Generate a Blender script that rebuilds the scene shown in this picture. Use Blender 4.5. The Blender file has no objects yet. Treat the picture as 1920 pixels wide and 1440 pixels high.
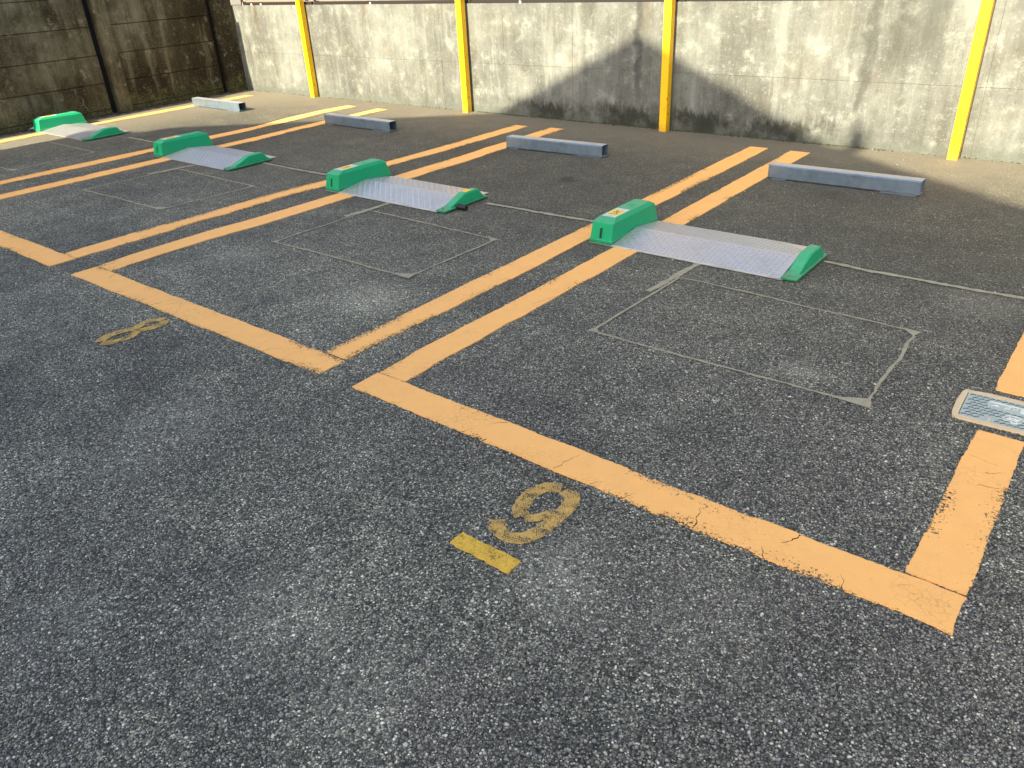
import bpy, bmesh, math, random
import numpy as np
from mathutils import Vector, Matrix

random.seed(7)
rng = np.random.default_rng(11)
S = bpy.context.scene
COL = S.collection

# ------------------------------------------------------------------ camera, sky, sun, exposure
RIGHT = Vector((0.78328771, 0.61992795, -0.04636483))
UP = Vector((-0.26858339, 0.40473355, 0.87410166))
FWD = Vector((-0.56064545, 0.67222027, -0.48352516))
cam_data = bpy.data.cameras.new("camera")
cam = bpy.data.objects.new("camera", cam_data)
COL.objects.link(cam)
M3 = Matrix((RIGHT, UP, -FWD)).transposed()
cam.matrix_world = Matrix.Translation((0, 0, 1.55)) @ M3.to_4x4()
cam_data.sensor_width = 36
cam_data.lens = 27.29
cam_data.clip_end = 500
cam_data.clip_start = 0.05
S.camera = cam

SUN_DX = -0.01                      # sun stands behind the camera, nearly square to the back wall
TAN_EL = 0.62
to_sun = Vector((SUN_DX, -1.0, TAN_EL * math.hypot(SUN_DX, 1.0))).normalized()
elev = math.asin(to_sun.z)
w = bpy.data.worlds.new("World")
S.world = w
w.use_nodes = True
wn = w.node_tree.nodes
wn.clear()
sky = wn.new("ShaderNodeTexSky")
sky.sky_type = 'NISHITA'
sky.sun_disc = False
sky.sun_elevation = elev
sky.sun_rotation = math.atan2(to_sun.x, to_sun.y)
sky.air_density = 1.0
sky.dust_density = 4.0
sky.ozone_density = 0.8
bg = wn.new("ShaderNodeBackground")
bg.inputs[1].default_value = 0.115
wo = wn.new("ShaderNodeOutputWorld")
w.node_tree.links.new(sky.outputs[0], bg.inputs[0])
w.node_tree.links.new(bg.outputs[0], wo.inputs[0])
sd = bpy.data.lights.new("sun", 'SUN')
sd.energy = 5.0
sd.angle = math.radians(0.40)
sd.color = (1.0, 0.88, 0.64)
so = bpy.data.objects.new("sun", sd)
so.rotation_euler = to_sun.to_track_quat('Z', 'Y').to_euler()
so.location = (0, -6, 12)
COL.objects.link(so)
S.view_settings.view_transform = 'Standard'
S.view_settings.look = 'None'
S.view_settings.gamma = 1.0
S.view_settings.use_curve_mapping = False
S.render.filter_size = 1.1
S.view_settings.exposure = 1.73

# ------------------------------------------------------------------ helpers
class NT:
    """small wrapper round a material's node tree"""
    def __init__(s, name):
        s.m = bpy.data.materials.new(name)
        s.m.use_nodes = True
        s.t = s.m.node_tree
        s.t.nodes.clear()
        s.out = s.n("OutputMaterial")
        s.b = s.n("BsdfPrincipled")
        s.link(s.b.outputs[0], s.out.inputs[0])
        s.obj = s.n("TexCoord").outputs["Object"]
    def n(s, kind, **kw):
        x = s.t.nodes.new("ShaderNode" + kind)
        for k, v in kw.items():
            setattr(x, k, v)
        return x
    def link(s, a, b):
        s.t.links.new(a, b)
    def put(s, sock, v):
        if isinstance(v, bpy.types.NodeSocket):
            s.link(v, sock)
        else:
            if isinstance(v, (tuple, list)) and len(v) == 3 and sock.type == 'RGBA':
                v = (*v, 1)
            sock.default_value = v
    def math(s, op, a, b=0.0, c=0.0, clamp=False):
        x = s.n("Math", operation=op, use_clamp=clamp)
        for i, v in enumerate((a, b, c)):
            s.put(x.inputs[i], v)
        return x.outputs[0]
    def mix(s, f, a, b, mode='MIX'):
        x = s.n("MixRGB", blend_type=mode)
        s.put(x.inputs[0], f); s.put(x.inputs[1], a); s.put(x.inputs[2], b)
        return x.outputs[0]
    def smooth(s, v, lo, hi):
        x = s.n("MapRange", interpolation_type='SMOOTHSTEP')
        s.put(x.inputs[0], v); s.put(x.inputs[1], lo); s.put(x.inputs[2], hi)
        return x.outputs[0]
    def rng(s, v, a, b, lo=0.0, hi=1.0):
        x = s.n("MapRange")
        s.put(x.inputs[0], v)
        for i, q in enumerate((lo, hi, a, b)):
            x.inputs[i + 1].default_value = q
        return x.outputs[0]
    def noise(s, scale, detail=3.0, rough=0.55, vec=None, dist=0.0):
        x = s.n("TexNoise")
        s.link(s.obj if vec is None else vec, x.inputs["Vector"])
        x.inputs["Scale"].default_value = scale
        x.inputs["Detail"].default_value = detail
        x.inputs["Roughness"].default_value = rough
        x.inputs["Distortion"].default_value = dist
        return x.outputs[0]
    def voro(s, scale, feature='F1', vec=None):
        x = s.n("TexVoronoi", feature=feature)
        s.link(s.obj if vec is None else vec, x.inputs["Vector"])
        x.inputs["Scale"].default_value = scale
        return x
    def vmul(s, v, sc, off=(0, 0, 0)):
        x = s.n("Mapping")
        s.link(v, x.inputs[0])
        x.inputs["Scale"].default_value = sc
        x.inputs["Location"].default_value = off
        return x.outputs[0]
    def warp(s, amount, scale, vec=None):
        x = s.n("TexNoise")
        v = s.obj if vec is None else vec
        s.link(v, x.inputs["Vector"])
        x.inputs["Scale"].default_value = scale
        a = s.n("VectorMath", operation='SUBTRACT'); s.link(x.outputs[1], a.inputs[0]); a.inputs[1].default_value = (.5, .5, .5)
        b = s.n("VectorMath", operation='SCALE'); s.link(a.outputs[0], b.inputs[0]); b.inputs[3].default_value = amount
        c = s.n("VectorMath", operation='ADD'); s.link(v, c.inputs[0]); s.link(b.outputs[0], c.inputs[1])
        return c.outputs[0]
    def sep(s, v=None):
        x = s.n("SeparateXYZ"); s.link(s.obj if v is None else v, x.inputs[0])
        return x.outputs
    def ramp(s, f, stops):
        x = s.n("ValToRGB")
        s.link(f, x.inputs[0])
        e = x.color_ramp.elements
        while len(e) < len(stops):
            e.new(0.5)
        for el, (p, c) in zip(e, stops):
            el.position = p
            el.color = (*c, 1) if len(c) == 3 else c
        return x.outputs[0]
    def bump(s, h, strength, dist):
        x = s.n("Bump")
        x.inputs["Strength"].default_value = strength
        x.inputs["Distance"].default_value = dist
        s.link(h, x.inputs["Height"])
        s.link(x.outputs[0], s.b.inputs["Normal"])
    def set(s, col=None, rough=None, metal=None, spec=None):
        for k, v in (("Base Color", col), ("Roughness", rough), ("Metallic", metal), ("Specular IOR Level", spec)):
            if v is not None:
                s.put(s.b.inputs[k], v)
    def alpha(s, a):
        tr = s.n("BsdfTransparent"); mx = s.n("MixShader")
        s.put(mx.inputs[0], a)
        s.link(tr.outputs[0], mx.inputs[1]); s.link(s.b.outputs[0], mx.inputs[2])
        s.link(mx.outputs[0], s.out.inputs[0])

def mesh_obj(name, verts, faces, mat, parent=None, uvs=None, smooth=False):
    me = bpy.data.meshes.new(name)
    me.from_pydata([tuple(v) for v in verts], [], faces)
    if uvs is not None:
        lay = me.uv_layers.new(name="UVMap")
        for l in me.loops:
            lay.data[l.index].uv = uvs[l.vertex_index]
    if mat: me.materials.append(mat)
    if smooth: me.shade_smooth()
    me.update()
    o = bpy.data.objects.new(name, me)
    COL.objects.link(o)
    if parent: o.parent = parent
    return o

def bm_obj(name, bm, mat, parent=None, bevel=0.0, seg=2, smooth=False):
    bmesh.ops.recalc_face_normals(bm, faces=bm.faces)
    me = bpy.data.meshes.new(name)
    bm.to_mesh(me); bm.free()
    if mat: me.materials.append(mat)
    o = bpy.data.objects.new(name, me)
    COL.objects.link(o)
    if parent: o.parent = parent
    if bevel:
        md = o.modifiers.new("bevel", 'BEVEL')
        md.width = bevel; md.segments = seg; md.limit_method = 'ANGLE'; md.angle_limit = math.radians(25)
        md.harden_normals = True
        me.shade_smooth()
    elif smooth:
        me.shade_smooth()
    return o

def box(bm, x0, x1, y0, y1, z0, z1, rot=0.0):
    vs = [bm.verts.new((x, y, z)) for z in (z0, z1) for x, y in ((x0, y0), (x1, y0), (x1, y1), (x0, y1))]
    for f in ((3, 2, 1, 0), (4, 5, 6, 7), (0, 1, 5, 4), (1, 2, 6, 5), (2, 3, 7, 6), (3, 0, 4, 7)):
        bm.faces.new([vs[i] for i in f])
    return vs

def loft(bm, rings, cap0=True, cap1=True):
    R = [[bm.verts.new(p) for p in r] for r in rings]
    n = len(R[0])
    for a, b in zip(R, R[1:]):
        for i in range(n):
            bm.faces.new((a[i], a[(i + 1) % n], b[(i + 1) % n], b[i]))
    if cap0: bm.faces.new(R[0][::-1])
    if cap1: bm.faces.new(R[-1])
    return R

def empty(name, loc, label=None, cat=None, group=None):
    o = bpy.data.objects.new(name, None)
    o.empty_display_size = 0.1
    COL.objects.link(o)
    o.location = loc
    tag(o, label, cat, group)
    return o

def tag(o, label=None, cat=None, group=None, kind=None):
    if label: o["label"] = label
    if cat: o["category"] = cat
    if group: o["group"] = group
    if kind: o["kind"] = kind
    return o

def copy_tree(o, parent=None):
    c = o.copy()
    COL.objects.link(c)
    if parent: c.parent = parent
    for ch in list(o.children):
        copy_tree(ch, c)
    return c

def lerp(a, b, t): return a + (b - a) * t
def interp(pts, y):
    """pts: list of (x, y) sorted by y -> x at y"""
    p = sorted(pts, key=lambda q: q[1])
    return float(np.interp(y, [q[1] for q in p], [q[0] for q in p]))

# ------------------------------------------------------------------ materials
def mat_asphalt():
    m = NT("asphalt")
    X, Y, Z = m.sep()
    wv = m.warp(0.006, 60)
    v1 = m.voro(105, vec=wv)
    v2 = m.voro(215, vec=wv)
    r1 = m.n("SeparateColor"); m.link(v1.outputs["Color"], r1.inputs[0])
    r2 = m.n("SeparateColor"); m.link(v2.outputs["Color"], r2.inputs[0])
    st1 = m.ramp(r1.outputs[0], [(0, (.055, .054, .053)), (.5, (.115, .113, .108)), (.80, (.20, .196, .185)), (.94, (.32, .315, .295)), (1.0, (.62, .61, .57))])
    st2 = m.ramp(r2.outputs[1], [(0, (.012, .012, .012)), (.32, (.048, .048, .046)), (.66, (.14, .138, .13)), (.92, (.30, .295, .275)), (1.0, (.66, .65, .60))])
    edge = m.smooth(v1.outputs["Distance"], 0.60, 0.34)
    gap = m.smooth(v2.outputs["Distance"], 0.52, 0.74)
    st2 = m.mix(m.math('MULTIPLY', gap, .75), st2, (.015, .015, .016))
    sel = m.math('GREATER_THAN', r1.outputs[2], 0.55)
    c = m.mix(m.math('MULTIPLY', edge, sel), st2, st1)
    big = m.noise(0.75, 5, 0.6)
    mid = m.noise(4.5, 4, 0.6)
    c = m.mix(1.0, c, m.ramp(big, [(.3, (.62, .62, .64)), (.5, (1, 1, 1)), (.7, (1.36, 1.35, 1.30))]), 'MULTIPLY')
    c = m.mix(1.0, c, m.ramp(mid, [(.3, (.74, .74, .75)), (.7, (1.28, 1.27, 1.24))]), 'MULTIPLY')
    # pale scuffed patches where fines have been worn free
    pale = None
    for (px, py, pr, k) in ((-2.72, 1.13, .30, .75), (-2.60, .95, .22, .5), (-0.97, 1.36, .24, .8), (-.83, 2.9, .17, .8), (-3.0, 2.46, .30, .7), (-.42, 4.0, .32, .6),
                         (-1.5, .75, .3, .55), (-.6, 1.45, .3, .45), (-6.2, 5.2, .2, .5), (-4.25, 2.5, .3, .4), (-1.1, .75, .25, .5), (-2.0, .35, .3, .45)):
        dx = m.math('SUBTRACT', X, px); dy = m.math('SUBTRACT', Y, py)
        d = m.math('SQRT', m.math('ADD', m.math('MULTIPLY', dx, dx), m.math('MULTIPLY', dy, dy)))
        d = m.math('ADD', d, m.math('MULTIPLY', m.math('SUBTRACT', mid, .5), .5))
        f = m.math('MULTIPLY', m.smooth(d, pr, pr * .15), k)
        pale = f if pale is None else m.math('MAXIMUM', pale, f)
    c = m.mix(m.math('MULTIPLY', pale, .95), c, m.mix(.38, m.mix(1.0, c, (2.0, 1.99, 1.95), 'MULTIPLY'), (.24, .235, .22)))
    # further bays: finer, browner, dustier surfacing towards the back wall
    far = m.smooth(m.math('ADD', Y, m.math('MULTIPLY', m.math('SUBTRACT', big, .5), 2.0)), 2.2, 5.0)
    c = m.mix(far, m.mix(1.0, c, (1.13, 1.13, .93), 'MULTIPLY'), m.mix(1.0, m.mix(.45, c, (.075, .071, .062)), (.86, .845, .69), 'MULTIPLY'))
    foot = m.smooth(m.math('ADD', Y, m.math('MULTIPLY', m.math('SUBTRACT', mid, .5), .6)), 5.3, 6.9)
    c = m.mix(m.math('MULTIPLY', foot, .6), c, (.185, .165, .12))  # pale dust at the wall foot, lightened further to brighten the sunlit strip
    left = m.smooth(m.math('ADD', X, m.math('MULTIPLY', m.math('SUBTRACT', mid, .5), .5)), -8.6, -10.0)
    c = m.mix(m.math('MULTIPLY', left, .65), c, (.22, .195, .145))  # paler to the left, sunlight in that corner put into the colour
    # oil spot under one bay
    dx = m.math('DIVIDE', m.math('ADD', X, 3.476), .13); dy = m.math('DIVIDE', m.math('SUBTRACT', Y, 4.98), .10)
    d = m.math('ADD', m.math('SQRT', m.math('ADD', m.math('MULTIPLY', dx, dx), m.math('MULTIPLY', dy, dy))), m.math('MULTIPLY', m.math('SUBTRACT', mid, .5), 1.2))
    c = m.mix(m.math('MULTIPLY', m.smooth(d, 1.0, .4), .6), c, (.018, .017, .016))
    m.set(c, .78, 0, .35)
    h = m.math('ADD', m.math('MULTIPLY', m.math('MULTIPLY', edge, sel), .8), m.math('MULTIPLY', m.smooth(v2.outputs["Distance"], .7, .1), .4))
    h = m.math('ADD', h, m.math('MULTIPLY', m.noise(500, 2), .25))
    m.bump(h, .8, .0035)
    return m.m

def mat_stone():
    m = NT("asphalt_stone")
    a = m.n("Attribute", attribute_name="tint")
    c = m.mix(1.0, a.outputs[0], m.ramp(m.noise(400, 2), [(.3, (.75, .75, .75)), (.7, (1.2, 1.2, 1.2))]), 'MULTIPLY')
    m.set(c, .6, 0, .4)
    return m.m

def mat_line(name, base, wear=1.0):
    m = NT(name)
    uv = m.n("UVMap").outputs[0]
    u, v, _ = m.sep(uv)
    mott = m.noise(14, 4, .6)
    fine = m.noise(160, 3, .6)
    low = m.noise(2.3, 3)
    c = m.mix(mott, tuple(x * .90 for x in base), tuple(min(x * 1.08, .95) for x in base))
    c = m.mix(m.math('MULTIPLY', m.smooth(m.noise(35, 4, .65), .55, .8), .25), c, (base[0] * .8, base[1] * .86, base[2] * 1.35))
    cr = m.n("TexVoronoi", feature='DISTANCE_TO_EDGE')
    m.link(m.warp(.05, 18), cr.inputs["Vector"]); cr.inputs["Scale"].default_value = 9
    crk = m.math('MULTIPLY', m.smooth(cr.outputs[0], .016, .004), m.smooth(low, .56, .70))
    c = m.mix(m.math('MULTIPLY', crk, .40), c, (.12, .08, .05))
    hair = m.n("TexVoronoi", feature='DISTANCE_TO_EDGE')
    m.link(m.warp(.02, 50), hair.inputs["Vector"]); hair.inputs["Scale"].default_value = 32
    c = m.mix(m.math('MULTIPLY', m.smooth(hair.outputs[0], .05, .01), m.math('MULTIPLY', m.smooth(m.noise(3.7, 2), .5, .7), .35)), c, (base[0] * .45, base[1] * .42, base[2] * .5))
    sc = m.noise(1, 4, .7, vec=m.vmul(m.warp(.03, 8), (34, 5, 1)))
    scm = m.math('MULTIPLY', m.smooth(sc, .60, .76), m.smooth(m.noise(1.1, 2, .5), .50, .66))
    c = m.mix(m.math('MULTIPLY', scm, .55), c, (.11, .085, .06))
    c = m.mix(m.math('MULTIPLY', m.smooth(m.noise(5, 5, .7), .5, .75), .16), c, (base[0] * .62, base[1] * .66, base[2] * .95))
    m.set(c, .62, 0, .3)
    # worn through to the road: mostly near the edges, in patches
    ed = m.math('MINIMUM', v, m.math('SUBTRACT', 1.0, v))
    near = m.smooth(ed, .48, .0)
    patch = m.smooth(m.noise(1.6, 3, .6), .44, .64)
    amt = m.math('ADD', m.math('MULTIPLY', m.math('MULTIPLY', near, patch), .19 * wear), m.math('MULTIPLY', m.smooth(ed, .045, 0.0), .06))
    grain = m.math('ADD', m.math('MULTIPLY', m.noise(120, 4, .75), .85), m.math('MULTIPLY', m.noise(30, 2, .5), .15))
    hole = m.math('GREATER_THAN', m.math('ADD', grain, amt), .672)
    m.alpha(m.math('SUBTRACT', 1.0, hole))
    m.bump(m.math('ADD', fine, m.math('MULTIPLY', m.smooth(cr.outputs[0], .0, .03), .6)), .35, .0015)
    return m.m

def mat_digit(name, base, thr):
    m = NT(name)
    g = m.math('ADD', m.math('MULTIPLY', m.noise(230, 3, .7), .6), m.math('MULTIPLY', m.noise(24, 3, .6), .4))
    c = m.mix(m.noise(90, 3), tuple(x * .6 for x in base), base)
    m.set(c, .75, 0, .25)
    m.alpha(m.smooth(g, thr + .05, thr - .03))
    m.bump(m.noise(220, 2), .6, .002)
    return m.m

def mat_sealant():
    m = NT("joint_sealant")
    c = m.mix(m.noise(30, 4, .6), (.20, .185, .125), (.42, .39, .275))
    m.set(c, .85, 0, .2)
    g = m.math('ADD', m.math('MULTIPLY', m.noise(160, 3, .7), .7), m.math('MULTIPLY', m.noise(9, 3), .3))
    m.alpha(m.smooth(g, .66, .60))
    m.bump(m.noise(150, 3), .4, .002)
    return m.m

def mat_wall():
    m = NT("weathered_concrete")
    X, Y, Z = m.sep()
    n1 = m.noise(1.5, 8, .65)
    st = m.noise(1.0, 7, .66, vec=m.vmul(m.warp(.07, 3), (8, 8, .55)))
    st2 = m.noise(1.0, 5, .65, vec=m.vmul(m.warp(.02, 6), (24, 24, 1.5), (3, 0, 0)))
    blot = m.noise(6, 8, .74)
    spk = m.noise(60, 5, .74)
    fine = m.noise(26, 6, .74)
    c = m.ramp(n1, [(.28, (0.068, 0.071, 0.062)), (.45, (0.105, 0.110, 0.099)), (.58, (0.147, 0.156, 0.142)), (.76, (0.198, 0.208, 0.193))])
    c = m.mix(m.math('MULTIPLY', m.smooth(st, .48, .68), .40), c, (0.054, 0.052, 0.040))
    c = m.mix(m.math('MULTIPLY', m.smooth(st, .47, .34), .45), c, (0.209, 0.221, 0.202))
    c = m.mix(m.math('MULTIPLY', m.smooth(st2, .50, .70), .20), c, (0.201, 0.212, 0.193))
    c = m.mix(m.math('MULTIPLY', m.smooth(st2, .46, .32), .22), c, (0.058, 0.058, 0.045))
    c = m.mix(m.math('MULTIPLY', m.smooth(blot, .53, .66), .62), c, (0.233, 0.246, 0.223))
    c = m.mix(m.math('MULTIPLY', m.smooth(blot, .43, .30), .32), c, (0.056, 0.056, 0.045))
    c = m.mix(m.math('MULTIPLY', m.smooth(fine, .55, .68), .50), c, (0.233, 0.246, 0.225))
    c = m.mix(m.math('MULTIPLY', m.smooth(fine, .43, .31), .38), c, (0.052, 0.052, 0.040))
    c = m.mix(m.math('MULTIPLY', m.smooth(spk, .56, .68), .45), c, (0.240, 0.255, 0.232))
    c = m.mix(m.math('MULTIPLY', m.smooth(spk, .41, .31), .48), c, (0.039, 0.039, 0.030))
    c = m.mix(m.math('MULTIPLY', m.smooth(m.noise(2.4, 6, .68), .52, .70), .22), c, (.125, .104, .070))
    # faint pale traces of old climbers
    vi = m.n("TexVoronoi", feature='DISTANCE_TO_EDGE')
    m.link(m.vmul(m.warp(.25, 3.5), (1, 1, .7)), vi.inputs["Vector"]); vi.inputs["Scale"].default_value = 5
    c = m.mix(m.math('MULTIPLY', m.smooth(vi.outputs[0], .035, .008), m.math('MULTIPLY', m.smooth(m.noise(2.9, 3), .56, .70), .30)), c, (0.172, 0.199, 0.207))
    # rust and dirt runs from the coping
    for (x0, wd, z0, col, k) in ((-10.02, .045, .55, (0.080, 0.050, 0.023), .65), (-7.83, .05, .75, (0.087, 0.059, 0.029), .6), (-5.95, .05, .9, (0.075, 0.061, 0.039), .35), (-4.0, .13, .62, (0.073, 0.063, 0.045), .5),
                             (-1.72, .12, .35, (0.036, 0.037, 0.029), .50), (-1.95, .07, -.1, (0.028, 0.029, 0.025), .45), (-1.52, .16, .45, (0.045, 0.048, 0.042), .6), (-4.05, .06, .1, (0.020, 0.024, 0.026), .5)):
        d = m.math('ABSOLUTE', m.math('ADD', m.math('SUBTRACT', X, x0), m.math('MULTIPLY', m.math('SUBTRACT', m.noise(5, 4, .7), .5), .22)))
        f = m.math('MULTIPLY', m.smooth(d, wd, wd * .2), m.smooth(m.math('ADD', Z, m.math('MULTIPLY', m.math('SUBTRACT', n1, .5), .5)), z0, z0 + .45))
        c = m.mix(m.math('MULTIPLY', f, k), c, col)
    # moss creeping up from the ground, with the gable shadow's darkness added to its colour
    rag = m.math('ADD', m.math('MULTIPLY', m.noise(1, 5, .7, vec=m.vmul(m.obj, (30, 30, 9))), .30), m.math('MULTIPLY', m.noise(2.6, 3), .16))
    zz = m.math('SUBTRACT', Z, m.math('SUBTRACT', rag, .18))
    shade_moss = m.math('MULTIPLY', m.smooth(X, -6.0, -5.2), m.smooth(X, -1.6, -2.2))
    shade_moss = m.math('ADD', m.math('MULTIPLY', m.math('MULTIPLY', shade_moss, m.smooth(m.noise(3.2, 4, .65), .34, .62)), .74), .15)
    c = m.mix(m.math('MULTIPLY', m.smooth(zz, .185, .06), shade_moss), c, m.mix(m.noise(55, 3), (0.008, 0.010, 0.007), (0.027, 0.029, 0.020)))
    c = m.mix(m.math('MULTIPLY', m.smooth(m.math('SUBTRACT', Z, m.math('MULTIPLY', rag, .30)), .022, -.02), m.math('SUBTRACT', .75, m.math('MULTIPLY', shade_moss, .80))), c, m.mix(m.noise(60, 3), (0.056, 0.063, 0.049), (0.114, 0.129, 0.114)))
    m.set(c, .9, 0, .2)
    m.bump(m.math('ADD', m.math('MULTIPLY', spk, .6), m.math('MULTIPLY', blot, .8)), .55, .006)
    return m.m

def mat_panel(name, k):
    m = NT(name)
    X, Y, Z = m.sep()
    n1 = m.noise(1.3, 7, .65)
    st = m.noise(1, 6, .66, vec=m.vmul(m.warp(.05, 4), (6, 6, .55)))
    blot = m.noise(8, 8, .72)
    spk = m.noise(48, 5, .74)
    def K(r, g, b): return (r * k * 1.27, g * k * 1.31, b * k * 1.24)
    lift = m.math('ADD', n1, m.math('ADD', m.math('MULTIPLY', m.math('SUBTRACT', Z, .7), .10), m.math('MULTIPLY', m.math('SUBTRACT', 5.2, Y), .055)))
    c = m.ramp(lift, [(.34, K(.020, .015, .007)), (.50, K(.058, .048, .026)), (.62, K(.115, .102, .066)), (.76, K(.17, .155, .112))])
    c = m.mix(m.math('MULTIPLY', m.smooth(st, .46, .66), .75), c, K(.020, .015, .008))
    c = m.mix(m.math('MULTIPLY', m.smooth(st, .46, .32), .50), c, K(.16, .145, .10))
    c = m.mix(m.math('MULTIPLY', m.smooth(blot, .55, .68), .60), c, K(.20, .185, .135))
    c = m.mix(m.math('MULTIPLY', m.smooth(blot, .44, .32), .60), c, K(.020, .016, .008))
    c = m.mix(m.math('MULTIPLY', m.smooth(spk, .57, .70), .50), c, K(.22, .205, .15))
    c = m.mix(m.math('MULTIPLY', m.smooth(spk, .43, .32), .50), c, K(.014, .011, .006))
    gr = m.smooth(m.math('SUBTRACT', Z, m.math('MULTIPLY', m.math('SUBTRACT', blot, .5), .7)), .30, .0)
    c = m.mix(m.math('MULTIPLY', gr, .65), c, m.mix(m.smooth(spk, .4, .6), (.028, .028, .008), (.15, .145, .055)))
    vi = m.n("TexVoronoi", feature='DISTANCE_TO_EDGE')
    m.link(m.vmul(m.warp(.25, 4), (1, 1, .6)), vi.inputs["Vector"]); vi.inputs["Scale"].default_value = 6
    c = m.mix(m.math('MULTIPLY', m.smooth(vi.outputs[0], .035, .01), m.math('MULTIPLY', m.smooth(m.noise(3.3, 3), .58, .70), .5)), c, (.24, .23, .18))
    m.set(c, .92, 0, .2)
    m.bump(m.math('ADD', spk, blot), .6, .006)
    return m.m

def mat_galv(name, lo, hi, rough, metal, scale=26):
    m = NT(name)
    v = m.voro(scale, vec=m.warp(.05, 14))
    r = m.n("SeparateColor"); m.link(v.outputs["Color"], r.inputs[0])
    n = m.noise(12, 4, .6)
    f = m.math('ADD', m.math('MULTIPLY', r.outputs[0], .30), m.math('MULTIPLY', n, .7))
    c = m.mix(f, lo, hi)
    c = m.mix(m.math('MULTIPLY', m.smooth(m.noise(30, 4, .6, dist=1.5), .58, .70), .25), c, tuple(min(x * 1.3, .9) for x in hi))
    dirt = m.smooth(m.noise(5, 6, .72), .46, .70)
    c = m.mix(m.math('MULTIPLY', dirt, .36), c, (lo[0] * .6, lo[1] * .58, lo[2] * .52))
    if scale < 30:                                  # tube tops: reflected sky and lit wall painted as a pale colour
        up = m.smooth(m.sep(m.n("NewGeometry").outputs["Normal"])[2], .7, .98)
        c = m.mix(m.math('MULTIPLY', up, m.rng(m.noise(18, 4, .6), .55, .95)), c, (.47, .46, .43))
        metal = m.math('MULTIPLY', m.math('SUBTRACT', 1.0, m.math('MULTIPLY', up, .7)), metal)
    m.set(c, m.rng(n, rough - .06, rough + .16), metal, .5)
    return m.m

def mat_green():
    m = NT("green_plastic")
    n = m.noise(9, 4, .6)
    c = m.mix(n, (.003, .29, .115), (.006, .36, .155))
    geo = m.n("NewGeometry")
    up = m.sep(geo.outputs["Normal"])[2]
    dust = m.math('MULTIPLY', m.smooth(up, .6, .98), m.rng(m.noise(22, 4, .65), .02, .26))
    c = m.mix(dust, c, (.42, .50, .36))
    c = m.mix(m.math('MULTIPLY', m.smooth(m.noise(70, 3, .7), .66, .74), .5), c, (.15, .30, .17))
    Z = m.sep()[2]
    gr = m.smooth(m.math('ADD', Z, m.math('MULTIPLY', m.math('SUBTRACT', m.noise(28, 4, .7), .5), .07)), .040, .004)
    c = m.mix(m.math('MULTIPLY', gr, .55), c, (.045, .06, .035))
    sc = m.noise(1, 4, .7, vec=m.vmul(m.warp(.02, 15), (60, 9, 40)))
    c = m.mix(m.math('MULTIPLY', m.smooth(sc, .62, .74), .45), c, (.10, .22, .13))
    m.set(c, m.rng(m.noise(30, 3), .36, .58), 0, .32)
    return m.m

def mat_post():
    m = NT("yellow_post_paint")
    n = m.noise(6, 4)
    c = m.mix(n, (.80, .435, .003), (.86, .50, .005))
    X, Y, Z = m.sep()
    ch = m.math('GREATER_THAN', m.math('ADD', m.noise(55, 3, .6), m.math('MULTIPLY', m.noise(3, 2), .18)), .775)
    edge = m.smooth(m.math('MAXIMUM', m.math('ABSOLUTE', X), m.math('ABSOLUTE', m.math('SUBTRACT', Y, .0375))), .029, .036)
    ch2 = m.math('MULTIPLY', edge, m.math('GREATER_THAN', m.math('ADD', m.noise(42, 3, .65), m.math('MULTIPLY', m.noise(2.2, 2), .25)), .765))
    c = m.mix(m.math('MAXIMUM', ch, ch2), c, m.mix(m.noise(120, 2), (.10, .035, .012), (.25, .16, .08)))
    c = m.mix(m.math('MULTIPLY', m.smooth(Z, .10, .0), m.rng(m.noise(40, 3), .1, .7)), c, (.28, .15, .04))
    m.set(c, .42, 0, .5)
    return m.m

def mat_plain(name, col, rough=.6, metal=0.0, spec=.4, var=.15, scale=30):
    m = NT(name)
    c = m.mix(m.noise(scale, 4, .6), tuple(x * (1 - var) for x in col), tuple(min(1, x * (1 + var)) for x in col))
    m.set(c, rough, metal, spec)
    return m.m

M_ASPH = mat_asphalt()
M_STONE = mat_stone()
M_LINE = mat_line("orange_line_paint", (.92, .47, .14))
M_DIGIT = mat_digit("worn_yellow_digit", (.66, .42, .12), .512)
M_UNDER = mat_digit("yellow_underline", (.80, .50, .07), .55)
M_SEAL = mat_sealant()
M_WALL = mat_wall()
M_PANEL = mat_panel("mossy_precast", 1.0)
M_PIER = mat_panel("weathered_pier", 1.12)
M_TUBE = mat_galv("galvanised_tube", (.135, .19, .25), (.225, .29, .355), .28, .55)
M_PLATE = mat_galv("tread_plate_metal", (.60, .59, .57), (.72, .71, .685), .34, .8, 60)
M_TREAD = mat_plain("tread_lozenge", (.50, .495, .49), .42, .75, .5)
M_GREEN = mat_green()
M_POST = mat_post()
M_DARK = mat_plain("dark_metal", (.018, .013, .012), .5, .0, .4)
M_BLACK = mat_plain("black_rubber", (.012, .012, .013), .45)
M_RUST = mat_plain("rusty_bolt", (.16, .13, .07), .7)
M_WHITE = mat_plain("white_sticker", (.70, .70, .66), .5)
M_YELL = mat_plain("yellow_sticker", (.80, .52, .03), .5)
M_INK = mat_plain("black_ink", (.03, .03, .025), .6)
M_GREY = mat_plain("grey_print", (.30, .30, .28), .6)
M_SLAT = mat_plain("cream_slat", (.17, .15, .115), .5)
M_CRACK = mat_plain("open_crack", (.008, .008, .008), .95)
M_LIDF = mat_plain("beige_frame_resin", (.60, .47, .28), .6, var=.12, scale=60)
M_LID = mat_plain("blue_grey_lid", (.37, .43, .385), .7, .0, var=.15, scale=40)
M_LIDG = mat_plain("lid_rib_shade", (.045, .06, .065), .5, .1)  # ribs coloured dark to stand in for their shaded sides
M_LIDL = mat_plain("lid_lettering_worn", (.55, .58, .55), .7, .0)
M_PAPER = mat_plain("paper", (.75, .74, .72), .8)
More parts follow.
